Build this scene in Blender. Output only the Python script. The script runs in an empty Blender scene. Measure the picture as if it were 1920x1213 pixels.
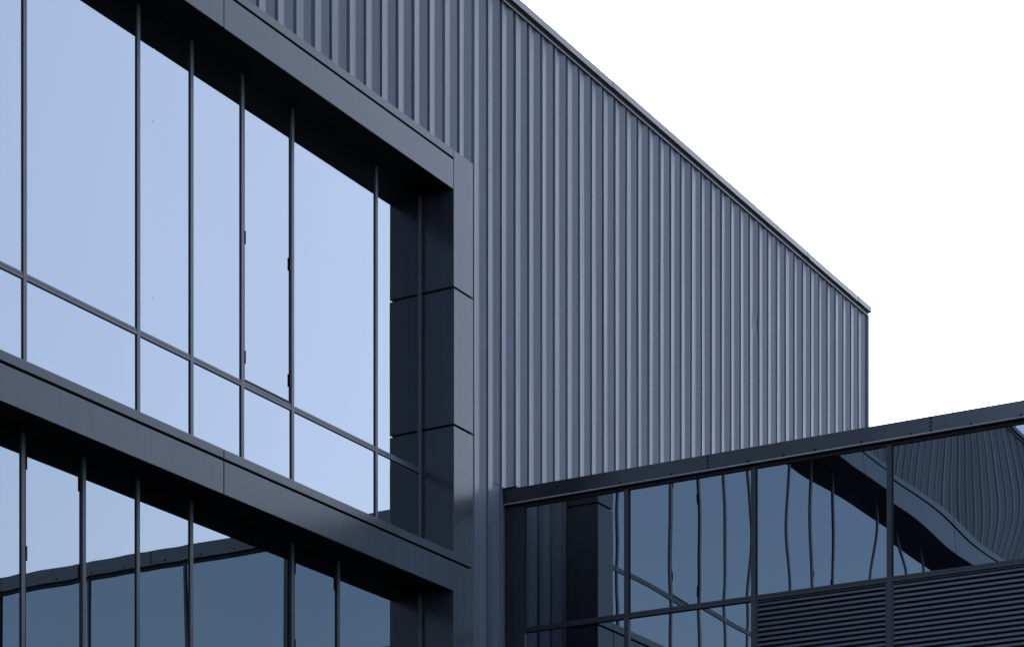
import bpy, math, random
from mathutils import Vector
R = random.Random(7)
S = bpy.context.scene
COL = S.collection
rad = math.radians

# ------------------------------------------------------------ camera
cam = bpy.data.cameras.new('camera')
cam.sensor_width = 36.0
cam.lens = 82.65
cam.shift_y = 0.84401
cam.clip_start = 0.1
cam.clip_end = 5000
camo = bpy.data.objects.new('camera', cam)
COL.objects.link(camo)
camo.location = (-19.0313, -11.1163, 1.6)
camo.rotation_euler = (rad(90), 0, math.atan2(-0.86474, 0.50221))
S.camera = camo

# ------------------------------------------------------------ light
SUN_AZ = math.atan2(0.93, 0.36)            # off to the right behind the tall building, veiled
SUN_EL = rad(52)
world = bpy.data.worlds.new('World')
S.world = world
world.use_nodes = True
wn = world.node_tree.nodes
wl = world.node_tree.links
for n in list(wn):
    wn.remove(n)
sky = wn.new('ShaderNodeTexSky')
sky.sky_type = 'NISHITA'
sky.sun_disc = False
sky.sun_elevation = SUN_EL
sky.sun_rotation = SUN_AZ
sky.altitude = 0
sky.air_density = 1.0
sky.dust_density = 4.0
sky.ozone_density = 1.0
bg = wn.new('ShaderNodeBackground')
bg.inputs['Strength'].default_value = 0.15
wo = wn.new('ShaderNodeOutputWorld')
wl.new(sky.outputs[0], bg.inputs[0])
wl.new(bg.outputs[0], wo.inputs[0])

sun = bpy.data.lights.new('sun', 'SUN')
sun.energy = 0.6
sun.angle = rad(30)
sun.color = (1.0, 0.96, 0.90)
suno = bpy.data.objects.new('sun', sun)
COL.objects.link(suno)
sd = Vector((math.sin(SUN_AZ) * math.cos(SUN_EL), math.cos(SUN_AZ) * math.cos(SUN_EL), math.sin(SUN_EL)))
suno.rotation_euler = (-sd).to_track_quat('-Z', 'Y').to_euler()
suno.location = (-30, -30, 40)

vs = S.view_settings
vs.view_transform = 'Standard'
vs.look = 'None'
vs.exposure = 1.8
vs.gamma = 1.0
vs.use_curve_mapping = False
S.cycles.max_bounces = 10
S.cycles.glossy_bounces = 8

# ------------------------------------------------------------ materials
def mat(name):
    m = bpy.data.materials.new(name)
    m.use_nodes = True
    nt = m.node_tree
    return m, nt, nt.nodes['Principled BSDF']

def paint(name, base, rough, spec=0.5, streak=0.10, mott=0.08, coat=0.0):
    """powder-coated sheet metal: faint rain streaks and mottling in colour and gloss"""
    m, nt, b = mat(name)
    N, L = nt.nodes, nt.links
    tc = N.new('ShaderNodeTexCoord')
    mp = N.new('ShaderNodeMapping')
    mp.inputs['Scale'].default_value = (22, 22, 0.55)
    L.new(tc.outputs['Object'], mp.inputs[0])
    n1 = N.new('ShaderNodeTexNoise')
    n1.inputs['Scale'].default_value = 1.0
    n1.inputs['Detail'].default_value = 4
    L.new(mp.outputs[0], n1.inputs[0])
    n2 = N.new('ShaderNodeTexNoise')
    n2.inputs['Scale'].default_value = 0.9
    n2.inputs['Detail'].default_value = 5
    L.new(tc.outputs['Object'], n2.inputs[0])
    def rng(node, lo, hi):
        r = N.new('ShaderNodeMapRange')
        r.inputs['From Min'].default_value = 0.3
        r.inputs['From Max'].default_value = 0.7
        r.inputs['To Min'].default_value = lo
        r.inputs['To Max'].default_value = hi
        L.new(node.outputs[0], r.inputs[0])
        return r
    a = rng(n1, 1 - streak, 1 + streak)
    c = rng(n2, 1 - mott, 1 + mott)
    mul = N.new('ShaderNodeMath')
    mul.operation = 'MULTIPLY'
    L.new(a.outputs[0], mul.inputs[0])
    L.new(c.outputs[0], mul.inputs[1])
    oi = N.new('ShaderNodeObjectInfo')            # batches of sheet differ a little
    ov = N.new('ShaderNodeMapRange')
    ov.inputs['To Min'].default_value = 0.94
    ov.inputs['To Max'].default_value = 1.06
    L.new(oi.outputs['Random'], ov.inputs[0])
    mu2 = N.new('ShaderNodeMath')
    mu2.operation = 'MULTIPLY'
    L.new(mul.outputs[0], mu2.inputs[0])
    L.new(ov.outputs[0], mu2.inputs[1])
    mul = mu2
    vm = N.new('ShaderNodeVectorMath')
    vm.operation = 'SCALE'
    vm.inputs[0].default_value = base
    L.new(mul.outputs[0], vm.inputs['Scale'])
    L.new(vm.outputs[0], b.inputs['Base Color'])
    rr = rng(n2, rough * 0.88, rough * 1.12)
    L.new(rr.outputs[0], b.inputs['Roughness'])
    b.inputs['Specular IOR Level'].default_value = spec
    return m

def glass(name, ior, tint, rough=0.0):
    """solar-control glazing: mirror-like coating over a dark interior, a few specks of dirt"""
    m, nt, b = mat(name)
    N, L = nt.nodes, nt.links
    tc = N.new('ShaderNodeTexCoord')
    vo = N.new('ShaderNodeTexVoronoi')
    vo.inputs['Scale'].default_value = 3.3
    L.new(tc.outputs['Object'], vo.inputs['Vector'])
    lt = N.new('ShaderNodeMath')
    lt.operation = 'LESS_THAN'
    sep = N.new('ShaderNodeSeparateColor')
    L.new(vo.outputs['Color'], sep.inputs[0])
    th = N.new('ShaderNodeMath')
    th.operation = 'MULTIPLY'
    th.inputs[1].default_value = 0.036
    L.new(sep.outputs[0], th.inputs[0])
    L.new(vo.outputs['Distance'], lt.inputs[0])
    L.new(th.outputs[0], lt.inputs[1])
    b.inputs['Base Color'].default_value = (0.004, 0.005, 0.007, 1)
    b.inputs['Roughness'].default_value = rough
    b.inputs['IOR'].default_value = ior
    b.inputs['Specular Tint'].default_value = (*tint, 1)
    dirt = N.new('ShaderNodeBsdfDiffuse')
    dirt.inputs['Color'].default_value = (0.10, 0.10, 0.11, 1)
    mx = N.new('ShaderNodeMixShader')
    fm = N.new('ShaderNodeMath')
    fm.operation = 'MULTIPLY'
    fm.inputs[1].default_value = 0.55
    L.new(lt.outputs[0], fm.inputs[0])
    L.new(fm.outputs[0], mx.inputs[0])
    L.new(b.outputs[0], mx.inputs[1])
    L.new(dirt.outputs[0], mx.inputs[2])
    L.new(mx.outputs[0], N['Material Output'].inputs['Surface'])
    return m

M_CLAD = paint('cladding_paint', (0.113, 0.124, 0.146), 0.34, 0.08, 0.05, 0.05)
M_DARK = paint('anthracite_paint', (0.024, 0.0265, 0.032), 0.20, 0.37, 0.12, 0.06)
M_COPE = paint('coping_paint', (0.008, 0.0088, 0.011), 0.30, 1.0, 0.05, 0.06)
M_RCOPE = paint('roof_coping_paint', (0.036, 0.039, 0.044), 0.32, 0.42, 0.05, 0.08)
M_ALU = paint('mullion_paint', (0.064, 0.068, 0.079), 0.38, 0.35, 0.03, 0.03)
M_LOUV = paint('louvre_paint', (0.022, 0.024, 0.029), 0.32, 0.5, 0.04, 0.05)
M_EDGE = paint('worn_edge', (0.19, 0.185, 0.185), 0.4, 0.4, 0.1, 0.2)
M_BLADE = paint('louvre_blade_paint', (0.042, 0.045, 0.053), 0.35, 0.5, 0.06, 0.08)
M_BLACK = paint('black_gasket', (0.006, 0.006, 0.007), 0.6, 0.2, 0.0, 0.0)
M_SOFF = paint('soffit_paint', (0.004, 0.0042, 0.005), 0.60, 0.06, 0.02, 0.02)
M_ROOF = paint('roof_membrane', (0.12, 0.12, 0.12), 0.8, 0.3, 0.05, 0.15)
M_GA = glass('coated_glass', 3.4, (0.90, 0.95, 1.0))
M_GL = glass('coated_glass_lower', 3.1, (0.88, 0.94, 1.0))
M_GB = glass('blue_coated_glass', 3.65, (0.84, 0.93, 1.0))

m, nt, b = mat('asphalt')
n = nt.nodes.new('ShaderNodeTexNoise')
n.inputs['Scale'].default_value = 0.35
n.inputs['Detail'].default_value = 12
tc = nt.nodes.new('ShaderNodeTexCoord')
nt.links.new(tc.outputs['Object'], n.inputs[0])
cr = nt.nodes.new('ShaderNodeValToRGB')
cr.color_ramp.elements[0].color = (0.035, 0.035, 0.036, 1)
cr.color_ramp.elements[1].color = (0.065, 0.065, 0.064, 1)
nt.links.new(n.outputs[0], cr.inputs[0])
nt.links.new(cr.outputs[0], b.inputs['Base Color'])
b.inputs['Roughness'].default_value = 0.9
M_ASPH = m

# ------------------------------------------------------------ helpers
# world: x along the main facade, -y out of it ("o" = distance out), z up
class MB:
    def __init__(s):
        s.v, s.f, s.sm = [], [], []
    def box(s, x0, x1, o0, o1, z0, z1):
        b = len(s.v)
        for x in (x0, x1):
            for o in (o0, o1):
                for z in (z0, z1):
                    s.v.append((x, -o, z))
        for q in ((0, 1, 3, 2), (4, 6, 7, 5), (0, 4, 5, 1), (2, 3, 7, 6), (0, 2, 6, 4), (1, 5, 7, 3)):
            s.f.append(tuple(b + i for i in q[::-1]))
            s.sm.append(False)
        return s
    def quad(s, *p):
        b = len(s.v)
        s.v += [(x, -o, z) for x, o, z in p]
        s.f.append(tuple(range(b, b + len(p))))
        s.sm.append(False)
        return s
    def mesh(s, name, m):
        me = bpy.data.meshes.new(name)
        me.from_pydata(s.v, [], s.f)
        me.materials.append(m)
        if any(s.sm):
            me.polygons.foreach_set('use_smooth', s.sm)
        me.validate()
        return me
    def build(s, name, m, parent=None, bevel=0):
        o = bpy.data.objects.new(name, s.mesh(name, m))
        COL.objects.link(o)
        o.parent = parent
        if bevel:
            md = o.modifiers.new('bevel', 'BEVEL')
            md.width = bevel
            md.segments = 1
            md.limit_method = 'ANGLE'
        return o

def inst(name, me, loc, parent):
    o = bpy.data.objects.new(name, me)
    o.location = loc
    o.parent = parent
    COL.objects.link(o)
    return o

def thing(name, label, cat, loc=(0, 0, 0)):
    o = bpy.data.objects.new(name, None)
    o.empty_display_size = 0.5
    o.location = loc
    o['label'] = label
    o['category'] = cat
    COL.objects.link(o)
    return o

def bx(*a):
    return MB().box(*a)

def pane(axis, a0, a1, z0, z1, off, bow, wave, tilt, m, parent, n=18):
    """one glass pane, very slightly dished and rippled as real insulating glass is.
    axis 'x': runs along the main facade facing -y; axis 'o': runs along the link building facing -x"""
    mb = MB()
    ph = [R.uniform(0, 6.28) for _ in range(4)]
    k1, k2 = R.uniform(3.0, 5.0), R.uniform(2.5, 4.5)
    for j in range(n + 1):
        for i in range(n + 1):
            u, v = 2 * i / n - 1, 2 * j / n - 1
            d = bow * (1 - u * u) * (1 - v * v)
            env = (1 - u ** 4) * (1 - v ** 4)
            d += wave * env * (math.sin(k1 * v + ph[0]) * math.cos(1.3 * u + ph[1]) + 0.5 * math.sin(k2 * u + ph[2] + v))
            d += tilt[0] * u + tilt[1] * v
            a = a0 + (a1 - a0) * i / n
            z = z0 + (z1 - z0) * j / n
            if axis == 'x':
                mb.v.append((a, -(off + d), z))
            else:
                mb.v.append((-(off + d), -a, z))
    for j in range(n):
        for i in range(n):
            q = (j * (n + 1) + i, j * (n + 1) + i + 1, (j + 1) * (n + 1) + i + 1, (j + 1) * (n + 1) + i)
            mb.f.append(q if axis == 'x' else q[::-1])
            mb.sm.append(True)
    return mb.build('glass_pane', m, parent)

# ------------------------------------------------------------ ground
g = MB()
g.v = [(-3000, -3000, 0), (3000, -3000, 0), (3000, 3000, 0), (-3000, 3000, 0)]
g.f = [(0, 1, 2, 3)]
g.sm = [False]
go = g.build('ground', M_ASPH)
go['kind'] = 'structure'

# ============================================================ MAIN BUILDING
A = thing('main_building', 'tall dark grey building clad in vertical ribbed metal with a projecting framed window wall', 'building')
XL, XR = -25.0, 9.15                # ends of the facade
XC, XJ = -1.172, -1.497             # right edge and inner jamb of the projecting surround
OF = 0.345                          # front of the surround
OG = 0.010                          # face of the glass
ZT = 12.81                          # top of the roof coping

bx(XL + 0.05, XR - 0.06, -9.0, -0.075, 0, 12.55).build('wall', M_BLACK, A)
bx(XL, XR, -9.0, -0.06, 12.56, 12.62).build('roof', M_ROOF, A)

# --- ribbed cladding, one part per sheet of four ribs
P = 0.2542
D = 0.032
X0 = -0.323                         # left edge of the long facet of rib 0
def rib_profile(n):
    """(x, o) of one rib: a long facet sloping in, a short one sloping out, then a narrow groove"""
    j = R.uniform(-0.005, 0.005)
    x = X0 + P * n
    e = R.uniform(-0.006, 0.006)
    return [(x + j, -0.001), (x + 0.110 + j + e, -0.0165 + R.uniform(-0.0025, 0.0025)), (x + 0.204 + j, 0.0),
            (x + 0.207 + j, -0.026), (x + 0.247 + j * 0.3, -0.026)]

def cladding_sheet(n0, n1, z0, z1, name='cladding_panel'):
    pr = []
    for n_ in range(n0, n1):
        pr += rib_profile(n_)
    x_end = X0 + P * n1
    pr.append((x_end, -0.001))
    if pr[-1][0] > XR - 0.05:
        pr = [p for p in pr if p[0] < XR - 0.055] + [(XR - 0.052, -0.004)]
    rows = max(3, int((z1 - z0) / 0.7))
    amp = 0.0022
    mb = MB()
    ph = [R.uniform(0, 6.28) for _ in pr]
    kk = [R.uniform(0.5, 1.3) for _ in pr]
    lean = R.uniform(-0.0015, 0.0015)
    zs = [z0 + (z1 - z0) * q / rows for q in range(rows + 1)]
    dent = pr[0][0] < 5.76 < pr[-1][0]
    if dent:                                       # a knock in one rib, high up on the right
        zs = sorted(zs + [11.20, 11.36, 11.45, 11.51, 11.56, 11.66, 11.80])
        rows = len(zs) - 1
        near = min(range(len(pr)), key=lambda q: abs(pr[q][0] - 5.74) + (1 if pr[q][1] < -0.01 else 0))
    for r in range(rows + 1):
        z = zs[r]
        for i, (x, o) in enumerate(pr):
            if dent and abs(i - near) < 2:
                o -= (0.016 if i == near else 0.006) * math.exp(-((z - 11.51) / 0.10) ** 2)
                x -= 0.010 * math.exp(-((z - 11.51) / 0.12) ** 2)
            w = amp * math.sin(kk[i] * z + ph[i])
            mb.v.append((x + (w if 0 < i < len(pr) - 1 else 0), -(o + 0.5 * w + lean * (x - pr[0][0]) * (1 if o > -0.01 else 0)), z))
    m_ = len(pr)
    for r in range(rows):
        for i in range(m_ - 1):
            mb.f.append((r * m_ + i, r * m_ + i + 1, (r + 1) * m_ + i + 1, (r + 1) * m_ + i))
            mb.sm.append(False)
    return mb.build(name, M_CLAD, A)

for n0 in range(-96, -4, 4):
    cladding_sheet(n0, n0 + 4, 10.60, 12.70)
for n0 in range(-4, 37, 4):
    cladding_sheet(n0, min(n0 + 4, 37), 0.05 if n0 < 0 else 6.0, 12.70)
bx(XR - 0.05, XR, -9.0, 0.012, 0.02, 12.695).build('corner_trim', M_CLAD, A)
bx(XL, XL + 0.05, -9.0, 0.004, 0.02, 12.70).build('corner_trim', M_CLAD, A)

# --- roof coping in lengths, with the flashing strip under it
joints = [XL - 0.03] + [7.13 - 5.02 * k for k in range(6, -1, -1)] + [8.74]
joints.append(XR + 0.018)
screw = MB()
for a in range(6):
    t = a * math.pi / 3
    screw.v.append((0.006 * math.cos(t), 0, 0.006 * math.sin(t)))
for a in range(6):
    t = a * math.pi / 3
    screw.v.append((0.006 * math.cos(t), -0.004, 0.006 * math.sin(t)))
screw.f = [tuple(range(6, 12))] + [(a, (a + 1) % 6, 6 + (a + 1) % 6, 6 + a) for a in range(6)]
screw.sm = [False] * 7
ME_SCR = screw.mesh('screw', M_BLACK)
for i in range(len(joints) - 1):
    a0, a1 = joints[i], joints[i + 1]
    dz = R.uniform(-0.003, 0.003)
    c = MB()
    c.box(a0 + 0.001, a1 - 0.001, -0.40, 0.040, 12.742 + dz, ZT + dz)
    co = c.build('roof_coping', M_RCOPE, A)
    if i:
        bx(a0 - 0.03, a0 + 0.03, 0.040, 0.0425, 12.745, ZT - 0.002).build('coping_strap', M_RCOPE, co)
    fl = bx(a0 + 0.002, min(a1, XR) - 0.002, -0.03, 0.005, 12.702, 12.741).box(a0 + 0.002, min(a1, XR) - 0.002, -0.02, 0.015, 12.690, 12.7015)
    fl.build('flashing', M_RCOPE, A)
for n_ in range(-60, 36):
    inst('screw', ME_SCR, (X0 + P * n_ + 0.20, -0.005, 12.714), A)

# --- projecting surround: column, fascia, band, soffits
def panel(name, x0, x1, o0, o1, z0, z1, m=M_DARK):
    t = R.uniform(-0.0012, 0.0012)
    return bx(x0, x1, o0, o1 + t, z0, z1).build(name, m, A, bevel=0.003)

G = 0.009                            # half a joint
cz = [10.682, 9.4815, 8.279, 7.0865, 5.60, 4.20, 2.80, 1.40, 0.0]
for i in range(len(cz) - 1):
    top = cz[i] - (G if i else 0)
    panel('column_panel', XJ, XC, -0.03, OF, cz[i + 1] + (G if i < len(cz) - 2 else 0), top)
bx(XJ + 0.022, XC - 0.022, -0.03, OF - 0.022, 0.02, 10.66).build('column_core', M_BLACK, A)

fx = [XJ - 0.004]
while fx[-1] > XL + 1.0:
    fx.append(fx[-1] - 3.304)
fx.append(XL + 0.1)
fx = fx[::-1]
for i in range(len(fx) - 1):
    a0, a1 = fx[i] + 0.004, fx[i + 1] - 0.004
    last = i == len(fx) - 2
    if last:
        a1 = XJ - 0.006
    # head of the upper window
    panel('fascia_strip', a0, a1 + (0.004 if last else 0), -0.03, OF, 10.612, 10.682)
    panel('fascia_panel', a0, a1, 0.331, OF, 10.335, 10.594)
    # band between the storeys
    panel('sill_strip', a0, a1 + (0.004 if last else 0), 0.012, OF, 7.0955, 7.166)
    panel('band_panel', a0, a1, 0.331, OF, 6.825, 7.0775)
    s0 = a0
    k = 2
    w = (a1 - a0) / k
    for q in range(k):
        for zz in (10.337, 6.827):
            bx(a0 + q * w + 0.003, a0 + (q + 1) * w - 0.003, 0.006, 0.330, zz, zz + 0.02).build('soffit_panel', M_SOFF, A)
for z0, z1 in ((10.358, 10.655), (6.848, 7.14)):
    bx(XL + 0.12, XJ - 0.02, -0.03, OF - 0.03, z0, z1).build('fascia_core', M_BLACK, A)

# --- glazing
def window(xs, vents, z0, z1, zt, wides):
    """curtain-wall storey: frame, mullions, transom, panes and opening vents with hinges"""
    xa, xb = xs[0], xs[-1]
    fr = MB()
    fr.box(xb + 0.004, XJ - 0.014, -0.04, OG + 0.012, z0, z1)
    fr.box(xa - 0.05, xa - 0.02, -0.04, OG + 0.020, z0, z1)
    fr.box(xa - 0.02, xb + 0.0035, -0.04, OG + 0.018, z1 - 0.03, z1)
    fr.box(xa - 0.02, xb + 0.0035, -0.04, OG + 0.018, z0, z0 + 0.03)
    W = fr.build('window', M_ALU, A)
    bx(XJ - 0.014, XJ - 0.001, -0.04, OG + 0.004, z0, z1).build('gasket', M_BLACK, W)
    zm0, zm1 = z0 + 0.03, z1 - 0.03
    mw = 0.0175
    mm = bx(-mw, mw, OG - 0.03, OG + 0.012, zm0, zm1).mesh('mullion', M_ALU)
    gm = bx(-0.004, 0, OG - 0.03, OG + 0.004, zm0, zm1).mesh('gasket', M_BLACK)
    for x_ in xs[1:-1]:
        mo = inst('mullion', mm, (x_, 0, 0), W)
        inst('gasket', gm, (x_ - mw - 0.0002, 0, 0), W)
    for i in range(len(xs) - 1):
        a0 = xs[i] + (mw if i else 0)
        a1 = xs[i + 1] - (mw + 0.0042 if i < len(xs) - 2 else -0.004)
        if zt:
            tr = MB()
            tr.box(a0, a1, OG - 0.03, OG + 0.012, zt[0], zt[0] + 0.022)
            tr.box(a0, a1, OG - 0.03, OG + 0.006, zt[0] + 0.022, zt[0] + 0.028)
            tr.box(a0, a1, OG - 0.03, OG + 0.009, zt[0] + 0.028, zt[1])
            tr.build('transom', M_ALU, W)
            bx(a0, a1, OG - 0.03, OG + 0.004, zt[0] - 0.005, zt[0] - 0.0005).build('gasket', M_BLACK, W)
            spans = [(zm0, zt[0] - 0.007), (zt[1], zm1)]
        else:
            spans = [(zm0, zm1)]
        for q, (p0, p1) in enumerate(spans):
            vent = i in vents and q == len(spans) - 1
            if vent:
                f = MB()
                f.box(a0, a0 + 0.015, OG - 0.03, OG + 0.006, p0, p1)
                f.box(a1 - 0.015, a1, OG - 0.03, OG + 0.006, p0, p1)
                f.box(a0 + 0.022, a1 - 0.015, OG - 0.03, OG + 0.006, p0, p0 + 0.022)
                f.box(a0 + 0.022, a1 - 0.015, OG - 0.03, OG + 0.006, p1 - 0.022, p1)
                f.build('vent_frame', M_BLACK, W)
                for hz in vents[i]:
                    for side in (0, 1):
                        hx = a0 + 0.008 if side == 0 else a1 - 0.020
                        bx(hx, hx + 0.012, OG + 0.006, OG + 0.014, hz, hz + 0.10).build('hinge', M_BLACK, W)
                b0, b1, c0, c1 = a0 + 0.015, a1 - 0.015, p0 + 0.022, p1 - 0.022
            else:
                b0, b1, c0, c1 = a0, a1, p0, p1
            bow = R.choice((-1, 1)) * R.uniform(0.0002, 0.0007)
            wv = R.uniform(0.00008, 0.00022)
            if not zt:
                bow, wv = R.choice((-1, 1)) * R.uniform(0.0001, 0.00025), R.uniform(0.00018, 0.0003)
            tl = (R.uniform(-0.00012, 0.00012), R.uniform(-0.0003, 0.0003)) if zt else (R.uniform(-0.00005, 0.00005), R.uniform(-0.0003, 0.0003))
            pane('x', b0 - 0.002, b1 + 0.002, c0 - 0.002, c1 + 0.002, OG, bow, wv, tl, M_GA if zt else M_GL, W)
    return W

up = [-6.642, -5.411, -4.776, -4.134, -3.459, -2.230, -1.549]
lo = [-6.660, -6.020, -5.415, -4.780, -3.459, -2.802, -1.549]
# the bays go on to the left of the picture (they show in the reflection)
left = []
xq = -6.642
for w in (0.66, 0.64, 1.23, 0.64, 0.64, 0.64, 1.23, 0.66, 0.64, 1.23, 0.64, 0.64, 0.64, 1.23, 0.66, 0.64, 1.23, 0.64, 0.64):
    xq -= w
    if xq < XL + 0.8:
        break
    left.append(xq)
up = left[::-1] + up
lo = left[::-1] + lo
nl = len(left)
# vents: bay index -> hinge heights
window(up, {nl + 3: (8.08, 9.02), nl - 2: (8.08, 9.02)}, 7.13, 10.40, (7.892, 7.937), None)
window(lo, {nl + 0: (5.95, 6.58), nl + 4: (5.95, 6.58)}, 3.62, 6.89, None, None)
bx(XL + 0.1, XJ - 0.01, -0.03, OF, 0.02, 3.60).build('base_panel', M_DARK, A)

# ============================================================ LINK BUILDING
B = thing('link_building', 'low dark wing with mirrored blue glazing and louvred panels beside the tall building', 'building')
OE = 10.20
bx(0.06, 8.0, 0.02, OE, 0, 7.93).build('wall', M_BLACK, B)
bx(0.06, 8.0, 0.02, OE, 7.94, 8.02).build('roof', M_ROOF, B)

# coping lengths with riveted laps
cj = [0.012, 2.113, 4.193, 6.273, 8.353, OE + 0.03]
scr = MB()
for a in range(6):
    t = a * math.pi / 3
    scr.v.append((0, 0.012 * math.cos(t), 0.012 * math.sin(t)))
for a in range(6):
    t = a * math.pi / 3
    scr.v.append((-0.006, 0.010 * math.cos(t), 0.010 * math.sin(t)))
scr.f = [tuple(range(6, 12))[::-1]] + [(6 + a, 6 + (a + 1) % 6, (a + 1) % 6, a) for a in range(6)]
scr.sm = [False] * 7
ME_RIV = scr.mesh('rivet', M_BLACK)
bottom = [0.11, 0.396, 0.75, 1.231, 1.749, 2.502, 2.844, 3.145, 3.569, 4.017, 4.544, 4.976, 5.45, 5.92, 6.6, 7.1, 7.6, 8.1, 8.7, 9.2, 9.7]
for i in range(len(cj) - 1):
    o0, o1 = cj[i] + 0.0006, cj[i + 1] - 0.0006
    d = R.uniform(-0.0008, 0.0008)
    c = MB()
    c.box(-0.060 + d, 0.30, o0, o1, 7.979, 8.127)
    co = c.build('coping', M_COPE, B)
    de = MB()
    for o_ in (o0, o1):
        for px, pz in ((-0.0605 + d, 7.9955), (-0.073 + d, 7.9835), (-0.073 + d, 7.979), (-0.0605 + d, 7.979)):
            de.v.append((px, -o_, pz))
    de.f = [(0, 1, 5, 4), (1, 2, 6, 5), (2, 3, 7, 6), (3, 0, 4, 7), (3, 2, 1, 0), (4, 5, 6, 7)]
    de.sm = [False] * 6
    de.build('drip_edge', M_EDGE, co)
    if i:
        for q in range(4):
            inst('rivet', ME_RIV, (-0.060, -(cj[i]), 8.008 + q * 0.034), co)
    for o_ in bottom:
        if o0 < o_ < o1:
            inst('rivet', ME_RIV, (-0.060, -o_, 8.008), co)
# little upstand cap and flashing where the coping dies into the cladding
bx(-0.062, 0.30, -0.02, 0.145, 8.1275, 8.145).build('end_cap', M_BLACK, B)
fl = MB()
fl.quad((-0.215, 0.006, 8.165), (-0.215, 0.006, 8.158), (0.0, 0.006, 8.136), (0.0, 0.006, 8.146))
fl.build('flashing', M_BLACK, B)

mu = [0.173, 1.276, 2.537, 3.805, 5.070, 6.335, 7.60, 8.865, 10.13]
ZH, ZM0, ZM1, ZB = 7.957, 6.785, 6.832, 5.30
fr = MB()
fr.box(-0.012, 0.05, 0.012, mu[0] + 0.034, 0.02, 7.977)        # wide dark jamb in the corner
fr.box(-0.010, 0.05, mu[0] + 0.034, OE, ZH, 7.977)             # head rail
fr.box(-0.012, 0.05, 10.153, OE, 0.02, ZH)
W = fr.build('window', M_LOUV, B)
mw = 0.0225
mm = bx(-0.020, 0.05, -mw, mw, 0.02, ZH - 0.0005).mesh('mullion', M_LOUV)
for o_ in mu[1:]:
    inst('mullion', mm, (0, -o_, 0), W)
bows = [0.0004, -0.0013, -0.0014, -0.0021, -0.0012, 0.0009, -0.001, 0.0008]
for i in range(len(mu) - 1):
    a0 = mu[i] + (0.034 if i == 0 else mw)
    a1 = mu[i + 1] - mw
    r = MB()
    r.box(-0.016, 0.05, a0, a1, ZM0, ZM0 + 0.024)
    r.box(-0.009, 0.05, a0, a1, ZM0 + 0.0245, ZM0 + 0.029)
    r.box(-0.013, 0.05, a0, a1, ZM0 + 0.0295, ZM1)
    r.build('rail', M_LOUV, W)
    gk = MB()
    gk.box(-0.006, 0.03, a0, a1, ZH - 0.009, ZH - 0.0005)
    gk.box(-0.006, 0.03, a0, a0 + 0.007, ZM1, ZH - 0.009)
    gk.build('gasket', M_BLACK, W)
    pane('o', a0 - 0.002, a1 + 0.002, ZM1 - 0.002, ZH - 0.008, -0.004, bows[i], 0.0003,
         (R.uniform(-0.0003, 0.0003), R.uniform(-0.0003, 0.0003)), M_GB, W, 22)
    if i < 2:
        pane('o', a0 - 0.002, a1 + 0.002, ZB, ZM0 - 0.006, -0.004, -0.0008, 0.0005, (0.0001, 0.0002), M_GB, W, 22)
        bx(-0.006, 0.03, a0, a1, ZM0 - 0.008, ZM0 - 0.0005).build('gasket', M_BLACK, W)
    else:
        lf = MB()
        lf.box(-0.008, 0.04, a0, a0 + 0.016, 5.40, ZM0 - 0.006)
        lf.box(-0.008, 0.04, a1 - 0.016, a1, 5.40, ZM0 - 0.006)
        lf.box(-0.010, 0.04, a0 + 0.0165, a1 - 0.0165, ZM0 - 0.017, ZM0 - 0.009)
        lf.box(0.040, 0.055, a0, a1, 5.40, ZM0 - 0.004)
        lp = lf.build('louver_panel', M_LOUV, B)
        bl = MB()
        s0, s1 = a0 + 0.0165, a1 - 0.0165
        # blade: sloping face with a small nose; local origin at the nose
        prof = [(-0.008, 0.0), (-0.008, 0.0055), (0.0, 0.024), (0.030, 0.040), (0.030, 0.036), (0.002, 0.020), (-0.004, 0.002)]
        L_ = s1 - s0
        npf = len(prof)
        for o_ in (0, L_):
            for (px, pz) in prof:
                bl.v.append((px, -o_, pz))
        for q in range(npf):
            bl.f.append((q, (q + 1) % npf, npf + (q + 1) % npf, npf + q))
            bl.sm.append(False)
        bl.f += [tuple(range(npf))[::-1], tuple(range(npf, 2 * npf))]
        bl.sm += [False, False]
        me = bl.mesh('blade', M_BLADE)
        z = ZM0 - 0.020 - 0.030
        while z > 5.42:
            inst('blade', me, (0, -s0, z), lp)
            z -= 0.0443
for a0, a1 in ((mu[0] + 0.034, mu[2]),):
    bx(-0.010, 0.05, a0, a1, 4.9, ZB - 0.002).build('spandrel_panel', M_DARK, B)
bx(-0.010, 0.05, mu[2] - 0.02, OE, 0.02, 5.395).build('spandrel_panel', M_DARK, B)
